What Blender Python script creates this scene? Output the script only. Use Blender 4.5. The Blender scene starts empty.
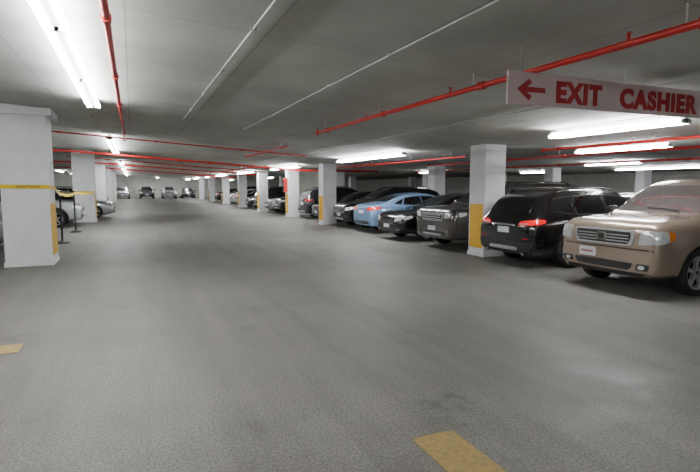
import bpy, bmesh, math, random
from mathutils import Vector, Matrix
from mathutils.bvhtree import BVHTree
random.seed(3)
scn = bpy.context.scene
col = scn.collection

# ------------------------------------------------------------------ materials
def lin(c):
    return tuple(((v/255)/12.92 if v/255 <= .04045 else (((v/255)+.055)/1.055)**2.4) for v in c)+(1,)
_m = {}
def mat(name, rgb, rough=.5, metal=0., var=.08, scale=6., emis=0., coat=0., bump=0., spec=.5):
    if name in _m: return _m[name]
    m = bpy.data.materials.new(name); m.use_nodes = True
    nt = m.node_tree; b = nt.nodes['Principled BSDF']
    c = lin(rgb)
    if var > 0:
        tc = nt.nodes.new('ShaderNodeTexCoord'); n = nt.nodes.new('ShaderNodeTexNoise')
        n.inputs['Scale'].default_value = scale; n.inputs['Detail'].default_value = 4
        r = nt.nodes.new('ShaderNodeValToRGB')
        r.color_ramp.elements[0].position = .3; r.color_ramp.elements[1].position = .7
        r.color_ramp.elements[0].color = tuple(x*(1-var) for x in c[:3])+(1,)
        r.color_ramp.elements[1].color = tuple(min(1, x*(1+var)) for x in c[:3])+(1,)
        nt.links.new(tc.outputs['Object'], n.inputs['Vector'])
        nt.links.new(n.outputs['Fac'], r.inputs['Fac'])
        nt.links.new(r.outputs['Color'], b.inputs['Base Color'])
        if bump > 0:
            bp = nt.nodes.new('ShaderNodeBump'); bp.inputs['Strength'].default_value = bump; bp.inputs['Distance'].default_value = .01
            nt.links.new(n.outputs['Fac'], bp.inputs['Height']); nt.links.new(bp.outputs['Normal'], b.inputs['Normal'])
    else:
        b.inputs['Base Color'].default_value = c
    b.inputs['Roughness'].default_value = rough
    b.inputs['Metallic'].default_value = metal
    b.inputs['Specular IOR Level'].default_value = spec
    b.inputs['Coat Weight'].default_value = coat
    b.inputs['Coat Roughness'].default_value = .03
    if emis:
        b.inputs['Emission Color'].default_value = c
        b.inputs['Emission Strength'].default_value = emis
    _m[name] = m
    return m

def floor_mat():
    m = bpy.data.materials.new('garage_floor_concrete'); m.use_nodes = True
    nt = m.node_tree; b = nt.nodes['Principled BSDF']; N = nt.nodes.new; L = nt.links.new
    tc = N('ShaderNodeTexCoord')
    def noise(scale, detail, vec=None, rough=.6):
        n = N('ShaderNodeTexNoise'); n.inputs['Scale'].default_value = scale; n.inputs['Detail'].default_value = detail
        n.inputs['Roughness'].default_value = rough
        L(vec if vec else tc.outputs['Object'], n.inputs['Vector']); return n
    big = noise(.35, 5); med = noise(2.2, 6); fine = noise(55, 4); spot = noise(1.1, 7, rough=.7)
    def mapped(rot, sc):
        mp = N('ShaderNodeMapping'); mp.inputs['Scale'].default_value = sc; mp.inputs['Rotation'].default_value = (0, 0, rot)
        L(tc.outputs['Object'], mp.inputs['Vector']); return mp.outputs['Vector']
    streak = noise(1.6, 5, mapped(0, (1.6, .14, 1)))
    tyre = noise(1.0, 4, mapped(.45, (2.4, .12, 1)))
    def ramp(src, a, bb, p0=.3, p1=.7):
        r = N('ShaderNodeValToRGB'); r.color_ramp.elements[0].position = p0; r.color_ramp.elements[1].position = p1
        r.color_ramp.elements[0].color = (a, a, a, 1); r.color_ramp.elements[1].color = (bb, bb, bb, 1)
        L(src.outputs['Fac'], r.inputs['Fac']); return r
    def mul(a, bb):
        x = N('ShaderNodeMix'); x.data_type = 'RGBA'; x.blend_type = 'MULTIPLY'; x.inputs[0].default_value = 1
        L(a, x.inputs[6]); L(bb, x.inputs[7]); return x.outputs[2]
    base = N('ShaderNodeRGB'); base.outputs[0].default_value = (.152, .146, .132, 1)
    c = mul(base.outputs[0], ramp(big, .76, 1.14).outputs['Color'])
    c = mul(c, ramp(med, .84, 1.14).outputs['Color'])
    c = mul(c, ramp(streak, .86, 1.10).outputs['Color'])
    c = mul(c, ramp(tyre, .88, 1.0, .36, .46).outputs['Color'])
    c = mul(c, ramp(spot, .62, 1.0, .30, .40).outputs['Color'])
    c = mul(c, ramp(fine, .60, 1.36, .35, .65).outputs['Color'])
    L(c, b.inputs['Base Color'])
    L(ramp(med, .5, .68).outputs['Color'], b.inputs['Roughness'])
    bp = N('ShaderNodeBump'); bp.inputs['Strength'].default_value = .35; bp.inputs['Distance'].default_value = .006
    L(fine.outputs['Fac'], bp.inputs['Height']); L(bp.outputs['Normal'], b.inputs['Normal'])
    b.inputs['Specular IOR Level'].default_value = .3
    return m

def ceil_mat():
    m = bpy.data.materials.new('garage_ceiling_concrete'); m.use_nodes = True
    nt = m.node_tree; b = nt.nodes['Principled BSDF']; N = nt.nodes.new; L = nt.links.new
    tc = N('ShaderNodeTexCoord')
    br = N('ShaderNodeTexBrick'); br.inputs['Scale'].default_value = 1; br.inputs['Brick Width'].default_value = 2.44
    br.inputs['Row Height'].default_value = 1.22; br.inputs['Mortar Size'].default_value = .008; br.offset = 0
    br.inputs['Color1'].default_value = (.51, .53, .495, 1); br.inputs['Color2'].default_value = (.55, .57, .535, 1)
    br.inputs['Mortar'].default_value = (.36, .38, .35, 1)
    mp = N('ShaderNodeMapping'); mp.inputs['Rotation'].default_value = (0, 0, math.pi/2)
    L(tc.outputs['Object'], mp.inputs['Vector']); L(mp.outputs['Vector'], br.inputs['Vector'])
    n = N('ShaderNodeTexNoise'); n.inputs['Scale'].default_value = .8; n.inputs['Detail'].default_value = 6
    L(tc.outputs['Object'], n.inputs['Vector'])
    r = N('ShaderNodeValToRGB'); r.color_ramp.elements[0].color = (.8, .8, .8, 1); r.color_ramp.elements[1].color = (1.1, 1.1, 1.1, 1)
    r.color_ramp.elements[0].position = .3; r.color_ramp.elements[1].position = .7
    L(n.outputs['Fac'], r.inputs['Fac'])
    x = N('ShaderNodeMix'); x.data_type = 'RGBA'; x.blend_type = 'MULTIPLY'; x.inputs[0].default_value = 1
    L(br.outputs['Color'], x.inputs[6]); L(r.outputs['Color'], x.inputs[7]); L(x.outputs[2], b.inputs['Base Color'])
    b.inputs['Roughness'].default_value = .8
    return m

def paint_mark_mat():
    m = bpy.data.materials.new('worn_yellow_floor_paint'); m.use_nodes = True
    nt = m.node_tree; b = nt.nodes['Principled BSDF']; N = nt.nodes.new; L = nt.links.new
    tc = N('ShaderNodeTexCoord'); n = N('ShaderNodeTexNoise'); n.inputs['Scale'].default_value = 25; n.inputs['Detail'].default_value = 6
    L(tc.outputs['Object'], n.inputs['Vector'])
    r = N('ShaderNodeValToRGB'); r.color_ramp.elements[0].position = .30; r.color_ramp.elements[1].position = .6
    r.color_ramp.elements[0].color = lin((124, 110, 76)); r.color_ramp.elements[1].color = lin((156, 130, 72))
    L(n.outputs['Fac'], r.inputs['Fac']); L(r.outputs['Color'], b.inputs['Base Color']); b.inputs['Roughness'].default_value = .7
    return m

M_FLOOR = floor_mat(); M_CEIL = ceil_mat(); M_MARK = paint_mark_mat()
M_WALL = mat('painted_wall', (200, 202, 194), .8, var=.1, scale=2, bump=.1)
M_COL = mat('white_column_paint', (226, 227, 230), .6, var=.06, scale=3, bump=.1)
M_YEL = mat('yellow_column_paint', (220, 172, 34), .55, var=.1, scale=8)
M_RED = mat('red_pipe_paint', (190, 32, 28), .4, var=.08, scale=8)
M_REDTXT = mat('red_sign_paint', (178, 44, 52), .5, var=.04)
M_SIGN = mat('sign_board', (214, 196, 198), .5, var=.03)
M_BLK = mat('black_plastic', (22, 22, 23), .55, var=.1)
M_VBLK = mat('wheel_well_black', (8, 8, 8), .9, var=.05)
M_CHR = mat('chrome', (215, 215, 218), .12, 1., var=.02)
M_SIL = mat('silver_plastic', (170, 170, 172), .35, .7, var=.03)
M_GLASS = mat('dark_auto_glass', (14, 17, 18), .04, 0, var=.03, coat=.6, spec=.8)
M_LGLASS = mat('windshield_glass', (80, 75, 74), .05, 0, var=.08, scale=2, coat=.8, spec=.9)
M_HL = mat('headlight_lens', (205, 210, 212), .08, .35, var=.15, scale=14, coat=1)
M_HLB = mat('headlight_reflector', (120, 125, 130), .1, .9, var=.2, scale=20, coat=1)
M_AMB = mat('amber_lens', (215, 120, 40), .15, var=.05, coat=1)
M_TL = mat('red_tail_lens', (150, 14, 18), .12, var=.05, coat=1)
M_TLON = mat('red_tail_lens_lit', (225, 20, 30), .12, var=.05, coat=1, emis=.5)
M_PLATE = mat('licence_plate', (205, 208, 214), .4, var=.08, scale=30)
M_PLTXT = mat('licence_plate_text', (160, 110, 115), .5, var=.02)
M_RUB = mat('tyre_rubber', (20, 20, 21), .8, var=.1, scale=20)
M_RIM = mat('alloy_rim', (185, 187, 190), .3, .7, var=.03)
M_TUBE = mat('fluorescent_tube', (246, 247, 248), .3, var=0, emis=122)
M_HOUS = mat('fixture_white_enamel', (235, 235, 232), .4, var=.02)
M_COND = mat('grey_conduit', (172, 176, 172), .5, .2, var=.04)
M_TAPE = mat('yellow_caution_tape', (226, 196, 40), .4, var=.04)
M_SEAM = mat('panel_gap', (12, 12, 12), .8, var=.02)

# ------------------------------------------------------------------ mesh accumulator
class Acc:
    def __init__(s): s.v = []; s.f = []; s.m = []; s.mats = []
    def mi(s, m):
        if m not in s.mats: s.mats.append(m)
        return s.mats.index(m)
    def add(s, vs, fs, m):
        o = len(s.v); k = s.mi(m)
        s.v += [tuple(v) for v in vs]
        for f in fs: s.f.append(tuple(i+o for i in f)); s.m.append(k)
    def box(s, x0, x1, y0, y1, z0, z1, m):
        vs = [(x0,y0,z0),(x1,y0,z0),(x1,y1,z0),(x0,y1,z0),(x0,y0,z1),(x1,y0,z1),(x1,y1,z1),(x0,y1,z1)]
        s.add(vs, [(0,3,2,1),(4,5,6,7),(0,1,5,4),(1,2,6,5),(2,3,7,6),(3,0,4,7)], m)
    def cyl(s, p, q, r, m, n=12, r2=None):
        p = Vector(p); q = Vector(q); d = (q-p).normalized()
        a = d.orthogonal().normalized(); b = d.cross(a); r2 = r if r2 is None else r2
        vs = []
        for c, rr in ((p, r), (q, r2)):
            for i in range(n):
                t = 2*math.pi*i/n; vs.append(c+a*rr*math.cos(t)+b*rr*math.sin(t))
        fs = [(i, (i+1) % n, n+(i+1) % n, n+i) for i in range(n)]
        fs.append(tuple(range(n-1, -1, -1))); fs.append(tuple(range(n, 2*n)))
        s.add(vs, fs, m)
    def obj(s, name, parent=None, smooth=None, bevel=0):
        me = bpy.data.meshes.new(name); me.from_pydata(s.v, [], s.f)
        for m in s.mats: me.materials.append(m)
        me.polygons.foreach_set('material_index', s.m)
        me.update()
        if smooth is not None:
            me.polygons.foreach_set('use_smooth', [True]*len(me.polygons))
            try: me.set_sharp_from_angle(angle=math.radians(smooth))
            except Exception: pass
        o = bpy.data.objects.new(name, me); col.objects.link(o)
        if parent: o.parent = parent
        if bevel:
            b = o.modifiers.new('bevel', 'BEVEL'); b.width = bevel; b.segments = 2; b.limit_method = 'ANGLE'
        return o
def empty(name, loc=(0,0,0), rz=0):
    e = bpy.data.objects.new(name, None); e.location = loc; e.rotation_euler = (0, 0, rz); e.empty_display_size = .2
    col.objects.link(e); return e

# ------------------------------------------------------------------ room shell
X0, X1, Y0, Y1 = -17., 34., -8., 80.
def cz(x): return max(2.65, min(3.35, 3.18-.069*x))
a = Acc(); a.box(X0-.3, X1+.3, Y0-.3, Y1+.3, -.2, 0, M_FLOOR); a.obj('floor')
a = Acc()
xs = [X0-.3, -2.464, 7.68, X1+.3]
pr = [(x, cz(x)) for x in xs]
vs = []
for y in (Y0-.3, Y1+.3):
    for x, z in pr: vs.append((x, y, z))
    for x, z in pr: vs.append((x, y, 3.7))
fs = []
for i in range(3):
    fs.append((i, 8+i, 9+i, i+1)); fs.append((4+i, 5+i, 13+i, 12+i))
    fs.append((i, i+1, 5+i, 4+i)); fs.append((8+i, 12+i, 13+i, 9+i))
fs += [(0, 4, 12, 8), (3, 11, 15, 7)]
a.add(vs, fs, M_CEIL); a.obj('ceiling')
for n, b in (('wall_left', (X0-.3, X0, Y0-.3, Y1+.3)), ('wall_right', (X1, X1+.3, Y0-.3, Y1+.3)),
             ('wall_far', (X0, X1, Y1, Y1+.3)), ('wall_back', (X0, X1, Y0-.3, Y0))):
    a = Acc(); a.box(*b, 0, 3.6, M_WALL); a.obj(n)

# ------------------------------------------------------------------ columns
def column(x0, x1, y0, y1, stripe=None, cap=False, box=False):
    a = Acc()
    def pris(x0, x1, y0, y1, zb, drop, m):
        vs = [(x0,y0,zb),(x1,y0,zb),(x1,y1,zb),(x0,y1,zb)]+[(x, y, cz(x)-drop) for x, y in ((x0,y0),(x1,y0),(x1,y1),(x0,y1))]
        a.add(vs, [(0,3,2,1),(4,5,6,7),(0,1,5,4),(1,2,6,5),(2,3,7,6),(3,0,4,7)], m)
    pris(x0, x1, y0, y1, 0, 0, M_COL)
    if cap: a.box(x0-.12, x1+.12, y0-.12, y1+.12, cz(x1)-.16, cz(x1)-.01, M_COL)
    a.box(x0-.02, x1+.02, y0-.02, y1+.02, 0, .10, M_COL)
    if stripe == '+': a.box(x1, x1+.008, y0+.04, y1-.04, .2, 1.3, M_YEL)
    if stripe == '-': a.box(x0-.008, x0, y0+.04, y1-.04, .2, 1.25, M_YEL)
    if box:
        a.box(x0-.16, x0-.009, y0+.1, y1-.1, 1.35, 2.1, M_RED)
        a.box(x0-.17, x0-.16, y0+.15, y1-.15, 1.42, 2.03, M_BLK)
    return a.obj('concrete_column', bevel=.012)
column(-2.47, -1.61, 12.4, 13.25, '+', True)
for y in (26.5, 38, 50, 62): column(-2.5, -1.6, y, y+.9, '+', y > 30)
column(7.61, 8.2, 9.81, 10.4, '-')
column(7.6, 8.2, 20.8, 21.4, '-')
column(7.75, 8.35, 26.7, 27.3, '-', box=True)
for y in (33.4, 40.2, 48, 57, 66): column(7.7, 8.3, y, y+.6, '-')
column(7.61, 8.2, -1.5, -.9, '-')
for x in (13.2, 20.5, 27.5):
    for y in (-.5, 9.8, 20.8, 33.4, 48):
        if (x, y) != (13.2, 9.8): column(x, x+.6, y, y+.6)
for y in (12.4, 26.5, 40, 55): column(-9.4, -8.8, y, y+.6)
a = Acc(); a.box(8.75, 10.6, 28.0, 28.25, 0, cz(9), M_WALL); a.box(8.68, 10.67, 27.93, 28.32, 0, .12, M_COL); a.obj('wall_partition')

# ------------------------------------------------------------------ light fixtures
def fixture(x, y0, n=1, L=2.44, z=None):
    for i in range(n):
        ya = y0+i*L; yb = ya+L-.006
        a = Acc(); z = cz(x)-.05
        a.box(x-.055, x+.055, ya, yb, z-.07, z, M_HOUS)
        for s in (-.085, .085):
            a.cyl((x+s, ya+.012, z-.085), (x+s, yb-.012, z-.085), .022, M_TUBE, 8)
            for yy in (ya, yb-.012): a.box(min(x, x+s)-.02, max(x, x+s)+.02, yy, yy+.012, z-.108, z-.045, M_HOUS)
        for yy in (ya+.4, yb-.4): a.cyl((x, yy, z), (x, yy, cz(x+.01)), .008, M_COND, 6)
        a.obj('fluorescent_light_fixture')
fixture(-.57, 2.95, 3); fixture(-.57, 17, 3); fixture(-.57, 33, 2); fixture(-.57, 44, 2); fixture(-.57, 56, 2); fixture(-.57, 68, 3); fixture(-.57, -6, 2)
fixture(7.05, 4.75, 1); fixture(7.05, 12.7, 2); fixture(7.05, 22.5, 2); fixture(7.05, 32, 2); fixture(7.05, 42, 2); fixture(7.05, 52, 1); fixture(7.05, 60, 2); fixture(7.05, 70, 2); fixture(7.05, -5, 1)
fixture(10.4, 7.3, 1); fixture(17, 3, 1); fixture(17, 13, 1); fixture(17, 26, 1); fixture(13.5, 38, 1); fixture(13.5, 52, 1)
fixture(23.4, 12, 3); fixture(23.4, 24, 1); fixture(23.4, 2, 1)
fixture(-7.5, 20, 1); fixture(-7.5, 33, 1); fixture(-7.5, 9, 1); fixture(-12, 26, 1); fixture(-12, 15, 1); fixture(-7, 60, 2); fixture(-7, 74, 1); fixture(13, 72, 1)  # those nearest the far wall are extra fixtures, added to brighten that end
fixture(3.2, -4, 1); fixture(3.3, 75, 1)  # the far one is likewise added to brighten the far end

# ------------------------------------------------------------------ pipes & conduit
def pipe(p, q, r=.03, m=None, name='sprinkler_pipe', joint=2.4, heads=True):
    m = m or M_RED
    a = Acc(); p = Vector(p); q = Vector(q); d = q-p; L = d.length; d.normalize()
    a.cyl(p, q, r, m, 12)
    if joint:
        t = .5
        while t < L:
            c = p+d*t; a.cyl(c-d*.05, c+d*.05, r*1.45, m, 12)
            k = c+d*.15; a.cyl(k, Vector((k.x, k.y, cz(k.x+.01))), .007, M_COND, 6)
            if heads:
                h = c+d*.6
                if t+.6 < L:
                    a.cyl(h, h+Vector((0,0,.08)), .014, m, 8); a.cyl(h+Vector((0,0,.08)), h+Vector((0,0,.088)), .03, M_CHR, 10)
            t += joint
        a.cyl(q-d*.03, q+d*.03, r*1.4, m, 12)
    return a.obj(name, smooth=40)
pipe((3.57, -3, 2.772), (3.57, 10.1, 2.772), .03)
pipe((-.14, -3, 3.03), (-.14, 16.5, 3.03), .03)
pipe((3.9, 13.5, 2.75), (3.9, 19, 2.75), .025)
def xpipe(y, xa, xb, dz=.12, r=.035):
    pts = [xa]+[x for x in (-2.464, 7.68) if xa < x < xb]+[xb]
    a = Acc()
    for u, v in zip(pts, pts[1:]):
        a.cyl((u, y, cz(u)-dz), (v, y, cz(v)-dz), r, M_RED, 12)
        k = u+.6
        while k < v:
            a.cyl((k-.05, y, cz(k)-dz), (k+.05, y, cz(k)-dz), r*1.4, M_RED); a.cyl((k+.15, y, cz(k)-dz), (k+.15, y, cz(k+.16)), .007, M_COND, 6); k += 2.6
    a.obj('sprinkler_pipe', smooth=40)
xpipe(24.4, -15, 12, .2, .045); xpipe(16.8, -12, 5.5, .10, .022); xpipe(29.5, -3, 7.3, .2, .03); xpipe(37.2, -12, 9, .14, .04); xpipe(46.9, -12, 9, .16, .04)
pipe((8.75, 1, 2.5), (8.75, 9.2, 2.5), .028); pipe((9.9, 2, 2.42), (9.9, 16, 2.42), .028); pipe((8.6, 12, 2.5), (8.6, 24, 2.5), .028)
pipe((14.6, 2, 2.45), (14.6, 25, 2.45), .03); pipe((5.6, 25, 2.62), (5.6, 36.5, 2.62), .028)
def conduit(x, y0, y1): 
    a = Acc(); a.cyl((x, y0, cz(x)-.02), (x, y1, cz(x)-.02), .011, M_COND, 8)
    y = y0+.5
    while y < y1: a.box(x-.03, x+.03, y, y+.02, cz(x)-.034, cz(x+.03), M_COND); y += 1.8
    a.obj('ceiling_conduit', smooth=40)
conduit(1.06, -3, 11.5); conduit(2.44, -3, 12); conduit(5.4, 3, 24); conduit(-.75, 10.3, 16.5)

# ------------------------------------------------------------------ exit sign
def text_mesh(s, w, h, mtl, name, parent, bold=.03, ext=.004):
    cu = bpy.data.curves.new(name, 'FONT'); cu.body = s; cu.size = 1; cu.offset = bold; cu.extrude = .02; cu.space_character = 1.15
    o = bpy.data.objects.new(name, cu); col.objects.link(o); bpy.context.view_layer.update()
    dg = bpy.context.evaluated_depsgraph_get(); me = bpy.data.meshes.new_from_object(o.evaluated_get(dg))
    bpy.data.objects.remove(o)
    xs = [v.co.x for v in me.vertices]; ys = [v.co.y for v in me.vertices]
    x0, x1, y0, y1 = min(xs), max(xs), min(ys), max(ys)
    for v in me.vertices:
        v.co = Vector(((v.co.x-x0)/(x1-x0)*w, (v.co.y-y0)/(y1-y0)*h, v.co.z/.02*ext))
    me.materials.clear(); me.materials.append(mtl)
    ob = bpy.data.objects.new(name, me); col.objects.link(ob); ob.parent = parent
    return ob
sg = empty('exit_cashier_sign', (3.18, 3.8, 2.43))
a = Acc(); a.box(0, 3.05, 0, .03, 0, .295, M_SIGN)
for x in (.15, 1.5, 2.8): a.cyl((x, .015, .29), (x, .015, cz(3.19+x)-2.43), .008, M_COND, 6)
a.obj('board', sg, bevel=.004)
for s, x, w in (('EXIT', .57, .59), ('CASHIER', 1.42, 1.19)):
    t = text_mesh(s, w, .205, M_REDTXT, s.lower()+'_lettering', sg, .05); t.rotation_euler = (math.pi/2, 0, 0); t.location = (x, -.004, .038)
a = Acc()
def arrowpoly(pts):
    n = len(pts); vs = [(x, -.006, z) for x, z in pts]+[(x, 0.001, z) for x, z in pts]
    return vs, [tuple(range(n))]+[tuple(range(2*n-1, n-1, -1))]+[(i, n+i, n+(i+1) % n, (i+1) % n) for i in range(n)]
vs, fs = arrowpoly([(.10, .14), (.24, .24), (.27, .20), (.205, .163), (.43, .163), (.43, .117), (.205, .117), (.27, .08), (.24, .04)])
a.add(vs, fs, M_REDTXT); a.obj('arrow', sg)

# ------------------------------------------------------------------ floor markings
def marking(x0, x1, y0, y1):
    a = Acc(); a.box(x0, x1, y0, y1, 0, .004, M_MARK); a.obj('floor_marking')
marking(1.65, 1.97, 1.0, 2.83)
marking(-2.6, -1.13, 5.95, 6.26)

# ------------------------------------------------------------------ caution tape + posts
tp = empty('caution_tape')
a = Acc()
def tape(p, q, sag, n=14, w=.085):
    vs = []; fs = []
    p = Vector(p); q = Vector(q)
    for i in range(n+1):
        t = i/n; c = p.lerp(q, t)-Vector((0, 0, sag*4*t*(1-t)))
        vs += [c+Vector((0, 0, w/2)), c-Vector((0, 0, w/2))]
    for i in range(n): fs.append((2*i, 2*i+1, 2*i+3, 2*i+2))
    a.add(vs, fs, M_TAPE)
CX = -1.60
tape((-8.78, 12.38, 1.68), (-2.48, 12.385, 1.67), .05); tape((-2.48, 12.385, 1.67), (CX, 12.385, 1.66), 0); tape((CX, 12.385, 1.66), (CX, 13.26, 1.64), 0)
tape((CX, 13.26, 1.64), (-1.90, 17.1, 1.44), .05); tape((-1.90, 17.1, 1.44), (-1.90, 21, 1.44), .06); tape((-1.90, 21, 1.44), (-1.59, 26.48, 1.4), .06)
tape((-1.59, 26.48, 1.4), (-2.5, 26.48, 1.4), 0)
a.obj('tape_band', tp)
for i, x in enumerate((-4.6, -3.75, -2.95, -2.2, )):
    t = text_mesh('CAUTION', .42, .05, M_BLK, 'caution_lettering', tp, .02, .001)
    t.rotation_euler = (math.pi/2, 0, 0); t.location = (x, 12.375, 1.643-(.03 if x < -2.5 else 0))
for y in (17.1, 21.0):
    a = Acc(); a.cyl((-1.95, y, 0), (-1.95, y, .03), .19, M_BLK, 24); a.cyl((-1.95, y, .03), (-1.95, y, .08), .17, M_BLK, 24, .05)
    a.cyl((-1.95, y, .05), (-1.95, y, 1.44), .03, M_BLK, 14); a.cyl((-1.95, y, 1.40), (-1.95, y, 1.50), .045, M_BLK, 14)
    a.obj('stanchion_post', smooth=40)

# ------------------------------------------------------------------ cars
SP = {
'boxy': dict(L=4.78, W=1.97, H=1.79, wb=2.70, R=.365, st=[
 (2.39,.34,.90,.95,.98,.82,.70),(2.34,.28,1.00,1.06,1.09,.93,.80),(2.14,.26,1.05,1.11,1.14,.98,.84),(1.6,.26,1.07,1.13,1.18,1,.86),
 (1.25,.27,1.08,1.14,1.19,1,.86),(.90,.27,1.08,1.40,1.46,1,.79),(.50,.27,1.08,1.65,1.72,1,.73),(0,.27,1.08,1.71,1.80,1,.73),
 (-1.3,.27,1.09,1.71,1.80,1,.73),(-2.0,.27,1.10,1.68,1.76,.98,.73),(-2.15,.28,1.09,1.60,1.68,.97,.73),(-2.30,.28,1.04,1.11,1.15,.95,.80),
 (-2.36,.30,.92,.97,1.0,.9,.78),(-2.39,.36,.8,.84,.86,.84,.7)],
 win=[[(.93,1.17),(-.2,1.17),(-.2,1.61),(.46,1.59)],[(-.3,1.17),(-1.15,1.17),(-1.15,1.61),(-.3,1.61)],[(-1.25,1.18),(-1.95,1.19),(-1.9,1.56),(-1.25,1.61)]],
 ws=[(-.76,1.22),(.76,1.22),(.62,1.64),(-.62,1.64)], rw=[(-.68,1.18),(.68,1.18),(.6,1.56),(-.6,1.56)], doors=[1.02,-.25,-1.35], mir=(.95,1.19), sill=.42),
'cross': dict(L=4.65, W=1.84, H=1.66, wb=2.72, R=.36, st=[
 (2.32,.36,.72,.78,.82,.76,.62),(2.27,.28,.84,.90,.94,.89,.74),(2.05,.25,.92,.98,1.02,.96,.8),(1.55,.24,.97,1.03,1.07,.99,.84),
 (1.15,.24,1.00,1.06,1.10,1.0,.85),(.75,.24,1.01,1.28,1.34,1.0,.76),(.30,.24,1.02,1.53,1.59,1.0,.68),(-.3,.24,1.03,1.58,1.65,1.0,.68),
 (-1.2,.24,1.05,1.56,1.63,1.0,.67),(-1.85,.25,1.07,1.48,1.55,.99,.65),(-2.05,.25,1.07,1.36,1.42,.97,.65),(-2.22,.26,1.02,1.08,1.12,.95,.74),
 (-2.29,.29,.90,.95,.98,.91,.74),(-2.33,.36,.80,.84,.86,.84,.68)],
 win=[[(.80,1.10),(-.25,1.10),(-.25,1.49),(.28,1.45)],[(-.33,1.10),(-1.15,1.11),(-1.12,1.47),(-.33,1.49)],[(-1.22,1.12),(-1.78,1.17),(-1.66,1.40),(-1.2,1.46)]],
 ws=[(-.64,1.14),(.64,1.14),(.52,1.50),(-.52,1.50)], rw=[(-.62,1.14),(.62,1.14),(.52,1.44),(-.52,1.44)], doors=[.95,-.29,-1.3], mir=(.80,1.11), sill=.40),
'sedan': dict(L=4.82, W=1.83, H=1.47, wb=2.80, R=.335, st=[
 (2.41,.32,.60,.66,.69,.74,.62),(2.36,.24,.70,.76,.79,.86,.73),(2.1,.21,.80,.86,.89,.94,.8),(1.6,.20,.87,.92,.96,.99,.84),
 (1.2,.20,.90,.95,1.0,1,.85),(.75,.20,.92,1.15,1.21,1,.76),(.25,.20,.94,1.34,1.41,1,.66),(-.35,.20,.95,1.39,1.46,1,.64),
 (-.95,.20,.97,1.34,1.41,1,.63),(-1.45,.21,.99,1.18,1.24,.99,.68),(-1.85,.22,1.0,1.04,1.08,.98,.78),(-2.25,.24,.96,1.01,1.05,.94,.78),
 (-2.37,.27,.86,.91,.95,.88,.74),(-2.41,.34,.74,.78,.8,.80,.68)],
 win=[[(.70,1.01),(-.3,1.01),(-.3,1.31),(.2,1.28)],[(-.38,1.01),(-1.12,1.03),(-.98,1.25),(-.38,1.31)],[(-1.2,1.04),(-1.48,1.06),(-1.25,1.15),(-1.06,1.22)]],
 ws=[(-.62,1.04),(.62,1.04),(.48,1.33),(-.48,1.33)], rw=[(-.6,1.11),(.6,1.11),(.46,1.32),(-.46,1.32)], doors=[.95,-.34,-1.25], mir=(.72,1.02), sill=.30),
}
_wheel = {}
def wheel_mesh(R, style):
    k = (round(R, 3), style)
    if k in _wheel: return _wheel[k]
    a = Acc(); n = 36
    def lathe(prof, m):
        vs = []; 
        for r, y in prof:
            for i in range(n):
                t = 2*math.pi*i/n; vs.append((r*R*math.cos(t), y, r*R*math.sin(t)))
        fs = [(j*n+i, j*n+(i+1) % n, (j+1)*n+(i+1) % n, (j+1)*n+i) for j in range(len(prof)-1) for i in range(n)]
        a.add(vs, fs, m)
    lathe([(.70,.09),(.74,.11),(.90,.115),(.97,.10),(1,.07),(1,-.07),(.97,-.10),(.9,-.115),(.66,-.10),(.01,-.10)], M_RUB)
    lathe([(.70,.09),(.71,.105),(.67,.10),(.64,.07),(.62,-.04)], M_RIM)
    lathe([(.63,.0),(.01,.0)], M_VBLK)
    ns = 5 if style == 0 else 7
    for s in range(ns):
        t = 2*math.pi*s/ns+.3; c, q = math.cos(t), math.sin(t)
        prof = [(.10, .09 if style == 0 else .06, .075), (.40, .085 if style == 0 else .045, .085), (.67, .14 if style == 0 else .06, .08)]
        vs = []
        for r, w, y in prof:
            for sw, yy in ((-1, y-.05), (1, y-.05), (.7, y), (-.7, y)):
                rr = r*R; ww = w*R*sw; vs.append((c*rr-q*ww, yy, q*rr+c*ww))
        fs = []
        for j in range(2):
            for i in range(4): fs.append((j*4+i, j*4+(i+1) % 4, j*4+4+(i+1) % 4, j*4+4+i))
        a.add(vs, fs, M_RIM)
    a.cyl((0, .02, 0), (0, .085, 0), .17*R, M_RIM, 20); a.cyl((0, .085, 0), (0, .09, 0), .08*R, M_BLK, 16)
    me = bpy.data.meshes.new('wheel'); me.from_pydata(a.v, [], a.f)
    for m in a.mats: me.materials.append(m)
    me.polygons.foreach_set('material_index', a.m); me.polygons.foreach_set('use_smooth', [True]*len(me.polygons))
    bm = bmesh.new(); bm.from_mesh(me); bmesh.ops.recalc_face_normals(bm, faces=bm.faces); bm.to_mesh(me); bm.free()
    try: me.set_sharp_from_angle(angle=math.radians(40))
    except Exception: pass
    _wheel[k] = me; return me

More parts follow.
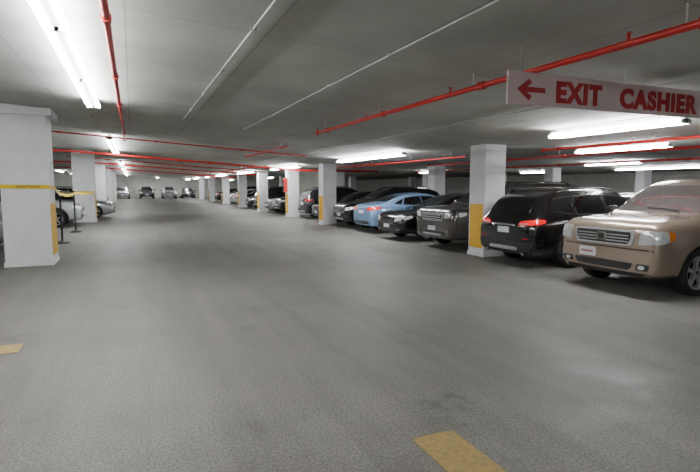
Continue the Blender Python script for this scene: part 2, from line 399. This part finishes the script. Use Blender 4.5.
_body = {}
def body_mesh(kind, W, paint, dims):
    s = SP[kind]; L, Wd, H = dims
    key = (kind, paint.name, dims)
    if key in _body: return _body[key]
    sx, sy, sz = L/s['L'], Wd/2, H/s['H']
    sec = []
    for (x, zb, zs, ze, zc, wf, wef) in s['st']:
        w = wf*sy; we = wef*sy
        h = [(0, zb), (.74*w, zb), (.93*w, zb+.03), (.985*w, zb+.14), (w, zb+(zs-zb)*.55), (.99*w, zs-.10), (.945*w, zs), (we, ze), (we*.90, ze+(zc-ze)*.55), (we*.5, zc-.008), (0, zc)]
        sec.append((x*sx, [(y, z*sz) for y, z in h]))
    n = 11; vs = []; fs = []
    ring = 2*n-2
    for x, h in sec:
        for y, z in h: vs.append((x, y, z))
        for y, z in h[-2:0:-1]: vs.append((x, -y, z))
    for j in range(len(sec)-1):
        for i in range(ring):
            fs.append((j*ring+i, j*ring+(i+1) % ring, (j+1)*ring+(i+1) % ring, (j+1)*ring+i))
    for j in (0, len(sec)-1):
        o = j*ring; Lf = [o+i for i in range(n)]; Rt = [o]+[o+ring-i for i in range(1, n-1)]+[o+n-1]
        cap = []
        for i in range(n-1):
            q = [Lf[i], Lf[i+1], Rt[i+1], Rt[i]]; q2 = []
            for k in q:
                if k not in q2: q2.append(k)
            cap.append(tuple(q2) if j else tuple(reversed(q2)))
        fs += cap
    me = bpy.data.meshes.new('b'); me.from_pydata(vs, [], fs)
    bm = bmesh.new(); bm.from_mesh(me); bmesh.ops.recalc_face_normals(bm, faces=bm.faces); bm.to_mesh(me); bm.free()
    o = bpy.data.objects.new('tmpbody', me); col.objects.link(o)
    sub = o.modifiers.new('s', 'SUBSURF'); sub.levels = 2; sub.render_levels = 2
    bpy.context.view_layer.update(); dg = bpy.context.evaluated_depsgraph_get()
    sm = bpy.data.meshes.new_from_object(o.evaluated_get(dg)); bpy.data.objects.remove(o)
    bvh = BVHTree.FromPolygons([v.co.copy() for v in sm.vertices], [tuple(p.vertices) for p in sm.polygons])
    sm.materials.clear(); sm.materials.append(paint); sm.materials.append(M_VBLK)
    R = s['R']; fx = L/2-.93*sx; rx = fx-s['wb']*sx
    # wheel wells
    ca = Acc(); 
    for x in (fx, rx):
        for sg_ in (-1, 1):
            ca.cyl((x, sg_*(sy-.30), R), (x, sg_*(sy+.3), R), R+.05, M_VBLK, 40)
    cm = bpy.data.meshes.new('cut'); cm.from_pydata(ca.v, [], ca.f)
    bm = bmesh.new(); bm.from_mesh(cm); bmesh.ops.recalc_face_normals(bm, faces=bm.faces); bm.to_mesh(cm); bm.free()
    cm.materials.append(paint); cm.materials.append(M_VBLK); cm.polygons.foreach_set('material_index', [1]*len(cm.polygons))
    bo = bpy.data.objects.new('tb', sm); co = bpy.data.objects.new('tc', cm); col.objects.link(bo); col.objects.link(co)
    md = bo.modifiers.new('b', 'BOOLEAN'); md.operation = 'DIFFERENCE'; md.object = co; md.solver = 'EXACT'
    bpy.context.view_layer.update(); dg = bpy.context.evaluated_depsgraph_get()
    fm = bpy.data.meshes.new_from_object(bo.evaluated_get(dg))
    bpy.data.objects.remove(bo); bpy.data.objects.remove(co)
    if len(fm.polygons) < 200: fm = sm
    fm.polygons.foreach_set('use_smooth', [True]*len(fm.polygons))
    try: fm.set_sharp_from_angle(angle=math.radians(50))
    except Exception: pass
    _body[key] = (fm, bvh, fx, rx, R); return _body[key]

def car(name, kind, cx, cy, heading, paint, dims=None, face='lit', lit=False, style=0, variant='', clad=None, ground_clear=0):
    s = SP[kind]; dims = dims or (s['L'], s['W'], s['H'])
    L, Wd, H = dims; sx, syf, sz = L/s['L'], Wd/s['W'], H/s['H']; hw = Wd/2
    fm, bvh, fx, rx, R = body_mesh(kind, Wd, paint, dims)
    e = empty(name, (cx, cy, 0), math.radians(heading))
    b = bpy.data.objects.new('body', fm); col.objects.link(b); b.parent = e
    for i, (x, sd) in enumerate(((fx, 1), (fx, -1), (rx, 1), (rx, -1))):
        w = bpy.data.objects.new('wheel_%d' % (i+1), wheel_mesh(R, style)); col.objects.link(w); w.parent = e
        w.location = (x, sd*(hw-.125), R); w.rotation_euler = (0, 0, 0 if sd > 0 else math.pi)
    A = Acc()
    def cast(ax, p, q):
        if ax == 'F': o, d = Vector((6, p, q)), Vector((-1, 0, 0))
        elif ax == 'R': o, d = Vector((-6, p, q)), Vector((1, 0, 0))
        elif ax == 'S': o, d = Vector((p, 3, q)), Vector((0, -1, 0))
        else: o, d = Vector((p, q, 4)), Vector((0, 0, -1))
        h = bvh.ray_cast(o, d)
        if h[0] is None:
            tgt = {'F': Vector((L/2, p, q)), 'R': Vector((-L/2, p, q)), 'S': Vector((p, hw, q)), 'T': Vector((p, q, H))}[ax]
            h = bvh.find_nearest(tgt)
        nrm = h[1] if h[1].dot(d) < 0 else -h[1]
        return h[0], nrm
    def pf(ax, fn, m, off=.006, nu=8, nv=6, mirror=False):
        P = []; B = []
        for j in range(nv+1):
            for i in range(nu+1):
                p, q = fn(i/nu, j/nv); h, nn = cast(ax, p, q)
                P.append(h+nn*off); B.append(h-nn*.012)
        w = nu+1
        fs = [(j*w+i, j*w+i+1, (j+1)*w+i+1, (j+1)*w+i) for j in range(nv) for i in range(nu)]
        bd = [i for i in range(w)]+[j*w+nu for j in range(1, nv+1)]+[nv*w+i for i in range(nu-1, -1, -1)]+[j*w for j in range(nv-1, 0, -1)]
        k = len(P); V = P+[B[i] for i in bd]
        nb = len(bd)
        fs += [(bd[i], k+i, k+(i+1) % nb, bd[(i+1) % nb]) for i in range(nb)]
        # orient
        nrm = (P[1]-P[0]).cross(P[w]-P[0]); ref = {'F': Vector((1,0,0)), 'R': Vector((-1,0,0)), 'S': Vector((0,1,0)), 'T': Vector((0,0,1))}[ax]
        if nrm.dot(ref) < 0: fs = [tuple(reversed(f)) for f in fs]
        A.add(V, fs, m)
        if mirror:
            A.add([(v[0], -v[1], v[2]) for v in V], [tuple(reversed(f)) for f in fs], m)
    def pq(ax, quad, m, off=.006, k=.25, mirror=False, nu=8, nv=6, raw=False):
        a_, b_ = {'F': (syf, sz), 'R': (syf, sz), 'S': (sx, sz), 'T': (sx, syf)}[ax]
        Q = [(p*a_, q*b_) for p, q in quad]
        def fn(u, v):
            S = 2*u-1; T = 2*v-1
            S2 = S*math.sqrt(1-k*T*T/2); T2 = T*math.sqrt(1-k*S*S/2)
            u, v = (S2+1)/2, (T2+1)/2
            return tuple((Q[0][i]*(1-u)+Q[1][i]*u)*(1-v)+(Q[3][i]*(1-u)+Q[2][i]*u)*v for i in (0, 1))
        pf(ax, fn, m, off, nu, nv, mirror)
    # glass
    for w in s['win']: 
        cxw = sum(p[0] for p in w)/4; czw = sum(p[1] for p in w)/4
        big = [(cxw+(p-cxw)*1.05, czw+(q-czw)*1.10) for p, q in w]
        pq('S', big, M_BLK, .003, .08, True, 10, 6); pq('S', w, M_GLASS, .008, .10, True, 10, 6)
    pq('F', s['ws'], M_LGLASS if variant == 'pilot' else M_GLASS, .008, .06, nu=14, nv=8)
    pq('R', s['rw'], M_GLASS, .008, .08, nu=14, nv=8)
    # door seams, handles
    zt = s['win'][0][0][1]; zl = s['sill']+.05
    for x in s['doors']: pq('S', [(x, zl), (x-.008, zl), (x-.008, zt-.02), (x, zt-.02)], M_SEAM, .002, 0, True, 1, 8)
    pq('S', [(s['doors'][0], zl), (s['doors'][2], zl), (s['doors'][2], zl-.008), (s['doors'][0], zl-.008)], M_SEAM, .002, 0, True, 10, 1)
    for x in (s['doors'][1]+.22, s['doors'][2]+.22):
        pq('S', [(x, zt-.15), (x-.16, zt-.15), (x-.16, zt-.12), (x, zt-.12)], paint, .03, .4, True, 5, 3)
    # mirrors
    mx, mz = s['mir'][0]*sx, s['mir'][1]*sz
    for sd in (-1, 1):
        vs = []; nn_, mm = 10, 6
        c = Vector((mx-.02, sd*(hw+.07), mz+.02))
        for j in range(mm+1):
            ph = math.pi*j/mm-math.pi/2
            for i in range(nn_):
                t = 2*math.pi*i/nn_
                vs.append(c+Vector((.07*math.cos(ph)*math.cos(t), .12*math.sin(ph), .085*math.cos(ph)*math.sin(t))))
        A.add(vs, [(j*nn_+i, j*nn_+(i+1) % nn_, (j+1)*nn_+(i+1) % nn_, (j+1)*nn_+i) for j in range(mm) for i in range(nn_)], M_BLK if variant == 'pilot' else paint)
        A.box(mx-.04, mx+.02, min(sd*(hw-.12), sd*(hw+.02)), max(sd*(hw-.12), sd*(hw+.02)), mz-.04, mz+.0, M_BLK)
    # arches / sill cladding
    cl = clad or (M_BLK if kind != 'sedan' else None)
    if cl:
        for x in (fx, rx):
            pf('S', lambda u, v, x=x: (x+(R+.05+.06*v)*math.cos(math.pi*(1.08-1.16*u)), R+(R+.05+.06*v)*math.sin(math.pi*(1.08-1.16*u))), cl, .008, 18, 2, True)
        pf('S', lambda u, v: ((fx-R-.06)*(1-u)+(rx+R+.06)*u, .30*sz+v*.11), cl, .010, 10, 3, True)
    # ---------- front
    z0 = {'boxy': (.40, 1.02), 'cross': (.38, .88), 'sedan': (.34, .74)}[kind]
    if variant == 'pilot':
        pq('F', [(-.54,.74),(.54,.74),(.60,.985),(-.60,.985)], M_SIL, .018, .25, nu=16)
        pq('F', [(-.48,.77),(.48,.77),(.53,.955),(-.53,.955)], M_BLK, .024, .2, nu=16)
        for z in (.80, .845, .89): pq('F', [(-.48,z),(.48,z),(.49,z+.018),(-.49,z+.018)], M_SIL, .032, .1, nu=14, nv=2)
        pq('F', [(-.09,.80),(.09,.80),(.10,.93),(-.10,.93)], M_CHR, .045, .3)
        pq('F', [(-.05,.82),(.05,.82),(.055,.91),(-.055,.91)], M_BLK, .05, .3)
        pq('F', [(.63,.77),(.91,.80),(.91,.985),(.67,.99)], M_HL, .015, .3, True)
        pq('S', [(2.30,.80),(2.02,.86),(2.02,.97),(2.30,.985)], M_AMB, .012, .4, True)
        pq('S', [(2.34,.785),(2.14,.83),(2.14,.98),(2.34,.985)], M_HL, .016, .3, True)
        pq('F', [(-.86,.695),(.86,.695),(.86,.712),(-.86,.712)], M_SEAM, .004, 0, nu=14, nv=2)
        pq('F', [(-.50,.39),(.50,.39),(.56,.50),(-.56,.50)], M_BLK, .010, .2, nu=12)
        pq('F', [(-.84,.31),(.84,.31),(.84,.365),(-.84,.365)], M_BLK, .008, .2, nu=12, nv=3)
        pq('F', [(.60,.40),(.80,.40),(.82,.50),(.62,.50)], M_BLK, .010, .3, True)
        pq('F', [(.65,.42),(.75,.42),(.75,.48),(.65,.48)], M_HL, .018, .8, True)
        pq('F', [(-.44,.53),(-.12,.53),(-.12,.67),(-.44,.67)], M_PLATE, .030, .05)
        pq('F', [(-.40,.58),(-.16,.58),(-.16,.62),(-.40,.62)], M_PLTXT, .033, .05)
    elif kind in ('boxy', 'cross'):
        a0, a1 = z0
        pq('F', [(-.46,a1-.26),(.46,a1-.26),(.54,a1-.05),(-.54,a1-.05)], M_SIL, .012, .2, nu=14)
        pq('F', [(-.42,a1-.24),(.42,a1-.24),(.50,a1-.07),(-.50,a1-.07)], M_BLK, .018, .2, nu=14)
        for k_ in range(3):
            z = a1-.22+k_*.055; pq('F', [(-.41,z),(.41,z),(.43,z+.022),(-.43,z+.022)], M_SIL, .028, .1, nu=12, nv=2)
        pq('F', [(.54,a1-.19),(.82,a1-.15),(.84,a1-.02),(.58,a1-.04)], M_HL, .012, .35, True)
        pq('F', [(-.60,a0),(.60,a0),(.66,a0+.10),(-.66,a0+.10)], M_BLK, .010, .25, nu=12)
        pq('F', [(-.42,a0-.02),(.42,a0-.02),(.46,a0+.03),(-.46,a0+.03)], M_SIL, .018, .2, nu=12, nv=3)
        pq('F', [(.60,a0+.07),(.74,a0+.07),(.76,a0+.15),(.62,a0+.15)], M_HLB, .014, .6, True)
        pq('F', [(-.16,a0+.11),(.16,a0+.11),(.16,a0+.22),(-.16,a0+.22)], M_PLATE, .030, .05)
        pq('S', [(2.2,a1-.15),(1.98,a1-.08),(1.98,a1-.01),(2.2,a1-.02)], M_HL, .012, .4, True)
    else:
        a0, a1 = z0
        pq('F', [(-.40,a1-.22),(.40,a1-.22),(.46,a1-.07),(-.46,a1-.07)], M_CHR, .010, .25, nu=12)
        pq('F', [(-.37,a1-.205),(.37,a1-.205),(.43,a1-.085),(-.43,a1-.085)], M_BLK, .016, .25, nu=12)
        for k_ in range(2):
            z = a1-.18+k_*.045; pq('F', [(-.38,z),(.38,z),(.39,z+.012),(-.39,z+.012)], M_CHR, .024, .1, nu=12, nv=2)
        pq('F', [(.48,a1-.16),(.76,a1-.10),(.78,a1+.01),(.54,a1-.04)], M_HL, .012, .35, True)
        pq('S', [(2.25,a1-.10),(1.95,a1-.01),(1.98,a1+.05),(2.25,a1+.0)], M_HL, .010, .4, True)
        pq('F', [(-.50,a0-.06),(.50,a0-.06),(.56,a0+.06),(-.56,a0+.06)], M_BLK, .010, .25, nu=12)
        pq('F', [(.62,a0),(.74,a0),(.75,a0+.06),(.63,a0+.06)], M_HLB, .012, .7, True)
        pq('F', [(-.16,a0+.07),(.16,a0+.07),(.16,a0+.17),(-.16,a0+.17)], M_PLATE, .026, .05)
    # ---------- rear
    T = M_TLON if lit else M_TL
    if kind == 'sedan':
        pq('R', [(.44,.82),(.80,.82),(.80,.95),(.50,.93)], T, .012, .35, True)
        pq('S', [(-2.30,.83),(-2.05,.90),(-2.02,.95),(-2.30,.95)], T, .012, .35, True)
        pq('R', [(-.17,.70),(.17,.70),(.17,.81),(-.17,.81)], M_PLATE, .02, .05)
        pq('R', [(-.42,.855),(.42,.855),(.42,.875),(-.42,.875)], M_CHR, .018, .1, nu=12, nv=2)
        pq('R', [(-.62,.34),(.62,.34),(.60,.44),(-.60,.44)], M_BLK, .008, .25, nu=12)
        pq('R', [(-.78,.66),(.78,.66),(.78,.668),(-.78,.668)], M_SEAM, .003, 0, nu=12, nv=1)
    else:
        zt_ = .96 if kind == 'cross' else 1.0
        pq('R', [(.42,zt_-.085),(.84,zt_-.07),(.86,zt_+.05),(.48,zt_+.0)], T, .014, .35, True)
        pq('R', [(.46,zt_-.065),(.70,zt_-.055),(.70,zt_-.035),(.46,zt_-.045)], M_HL, .02, .1, True, 6, 2)
        pq('S', [(-2.24,zt_-.07),(-2.02,zt_-.02),(-2.02,zt_+.05),(-2.2,zt_+.05)], T, .014, .35, True)
        pq('R', [(-.36,zt_-.10),(.36,zt_-.10),(.36,zt_-.07),(-.36,zt_-.07)], M_CHR, .02, .1, nu=12, nv=2)
        pq('R', [(-.17,zt_-.25),(.17,zt_-.25),(.17,zt_-.13),(-.17,zt_-.13)], M_PLATE, .02, .05)
        pq('R', [(-.82,.34),(.82,.34),(.82,.54),(-.82,.54)], M_BLK, .012, .15, nu=14)
        pq('R', [(-.45,.36),(.45,.36),(.42,.43),(-.42,.43)], M_SIL, .02, .2, nu=10)
        pq('R', [(.56,.60),(.74,.60),(.74,.63),(.56,.63)], M_TL, .012, .2, True)
        pq('R', [(-.82,.66),(.82,.66),(.82,.668),(-.82,.668)], M_SEAM, .003, 0, nu=12, nv=1)
        for sd in (-1, 1): A.cyl((-L/2+.15, sd*.55, .30), (-L/2+.02, sd*.55, .30), .035, M_CHR, 12)
        # roof rails
        for sd in (-1, 1):
            yv = sd*.58*hw*1.05; pts = []
            for k_ in range(9):
                x = (.35-2.0*k_/8)*sx; h, nn = cast('T', x, yv); pts.append(h+Vector((0, 0, .045 if 0 < k_ < 8 else .0)))
            for p, q in zip(pts, pts[1:]): A.cyl(p, q, .016, M_BLK if variant != 'pilot' else M_SIL, 8)
    # wipers
    h0, _ = cast('F', .45*syf, s['ws'][0][1]*sz+.02); h1, _ = cast('F', -.15*syf, s['ws'][0][1]*sz+.05)
    A.cyl(h0+Vector((.025, 0, .015)), h1+Vector((.025, 0, .015)), .009, M_BLK, 6)
    A.obj('trim_and_glass', e, smooth=50)
    return e

def paint(name, rgb, rough=.22, metal=.5): return mat(name, rgb, rough, metal, var=.03, scale=4, coat=1)
P_GOLD = paint('beige_car_paint', (172, 155, 140), .24, .6)
P_BLACK = paint('black_car_paint', (16, 17, 20), .12, .2)
P_GREY = paint('dark_grey_car_paint', (92, 88, 85), .2, .65)
P_BLUE = paint('light_blue_car_paint', (132, 164, 204), .2, .4)
P_SILV = paint('silver_car_paint', (180, 184, 186), .25, .5)
P_CHAR = paint('charcoal_car_paint', (38, 40, 46), .15, .4)
P_WHITE = paint('white_car_paint', (210, 212, 214), .3, .1)

car('suv', 'boxy', 9.33, 5.92, 180, P_GOLD, dims=(4.78, 1.94, 1.84), variant='pilot', style=0, clad=P_GOLD)
car('suv', 'cross', 9.56, 8.66, 0, P_BLACK, lit=True, style=1)
car('suv', 'boxy', 9.9, 11.75, 180, P_GREY, dims=(5.0, 2.0, 1.78), style=0)
car('sedan', 'sedan', 9.7, 14.2, 180, P_BLACK, style=1)
car('sedan', 'sedan', 10.0, 16.8, 0, P_BLUE, lit=True)
car('suv', 'cross', 10.0, 19.2, 180, P_BLACK)
car('sedan', 'sedan', 10.4, 22.9, 180, P_CHAR)
car('suv', 'cross', 10.4, 25.3, 0, P_CHAR, lit=False)
for y, k, p, h in ((30.0, 'cross', P_BLACK, 180), (32.2, 'sedan', P_SILV, 180), (35.7, 'cross', P_CHAR, 0), (38.2, 'sedan', P_BLACK, 180),
                   (42.5, 'cross', P_BLACK, 180), (45.2, 'sedan', P_SILV, 0), (50.5, 'cross', P_CHAR, 180), (54, 'sedan', P_BLACK, 0)):
    car('sedan' if k == 'sedan' else 'suv', k, 10.3, y, h, p)
for x, k, p in ((-1.2, 'cross', P_SILV), (1.8, 'cross', P_CHAR), (4.6, 'cross', P_SILV), (7.0, 'sedan', P_CHAR)):
    car('sedan' if k == 'sedan' else 'suv', k, x, 74, -90, p)
for x, y, k, p in ((-5.15, 16.3, 'sedan', P_SILV), (-4.25, 24.3, 'cross', P_SILV), (-3.3, 30.2, 'sedan', P_SILV), (-3.7, 33.8, 'sedan', P_CHAR), (-4.0, 43, 'cross', P_WHITE)):
    car('sedan' if k == 'sedan' else 'suv', k, x, y, 0, p)
for x, y, k, p, h in ((16.3, 7.5, 'cross', P_CHAR, 0), (16.3, 12.5, 'sedan', P_BLACK, 0), (16.3, 16, 'cross', P_SILV, 180), (25, 14, 'cross', P_CHAR, 180), (25, 18.5, 'sedan', P_WHITE, 180)):
    car('sedan' if k == 'sedan' else 'suv', k, x, y, h, p)

# ------------------------------------------------------------------ world + camera
w = bpy.data.worlds.new('world'); scn.world = w; w.use_nodes = True
w.node_tree.nodes['Background'].inputs[0].default_value = (.5, .5, .5, 1); w.node_tree.nodes['Background'].inputs[1].default_value = .1
cam = bpy.data.cameras.new('camera'); cam.sensor_width = 36; cam.lens = 510/700*36
co = bpy.data.objects.new('camera', cam); col.objects.link(co)
co.location = (0, 0, 1.68); co.rotation_euler = (math.radians(90-5.6), 0, math.radians(-23.05))
scn.camera = co
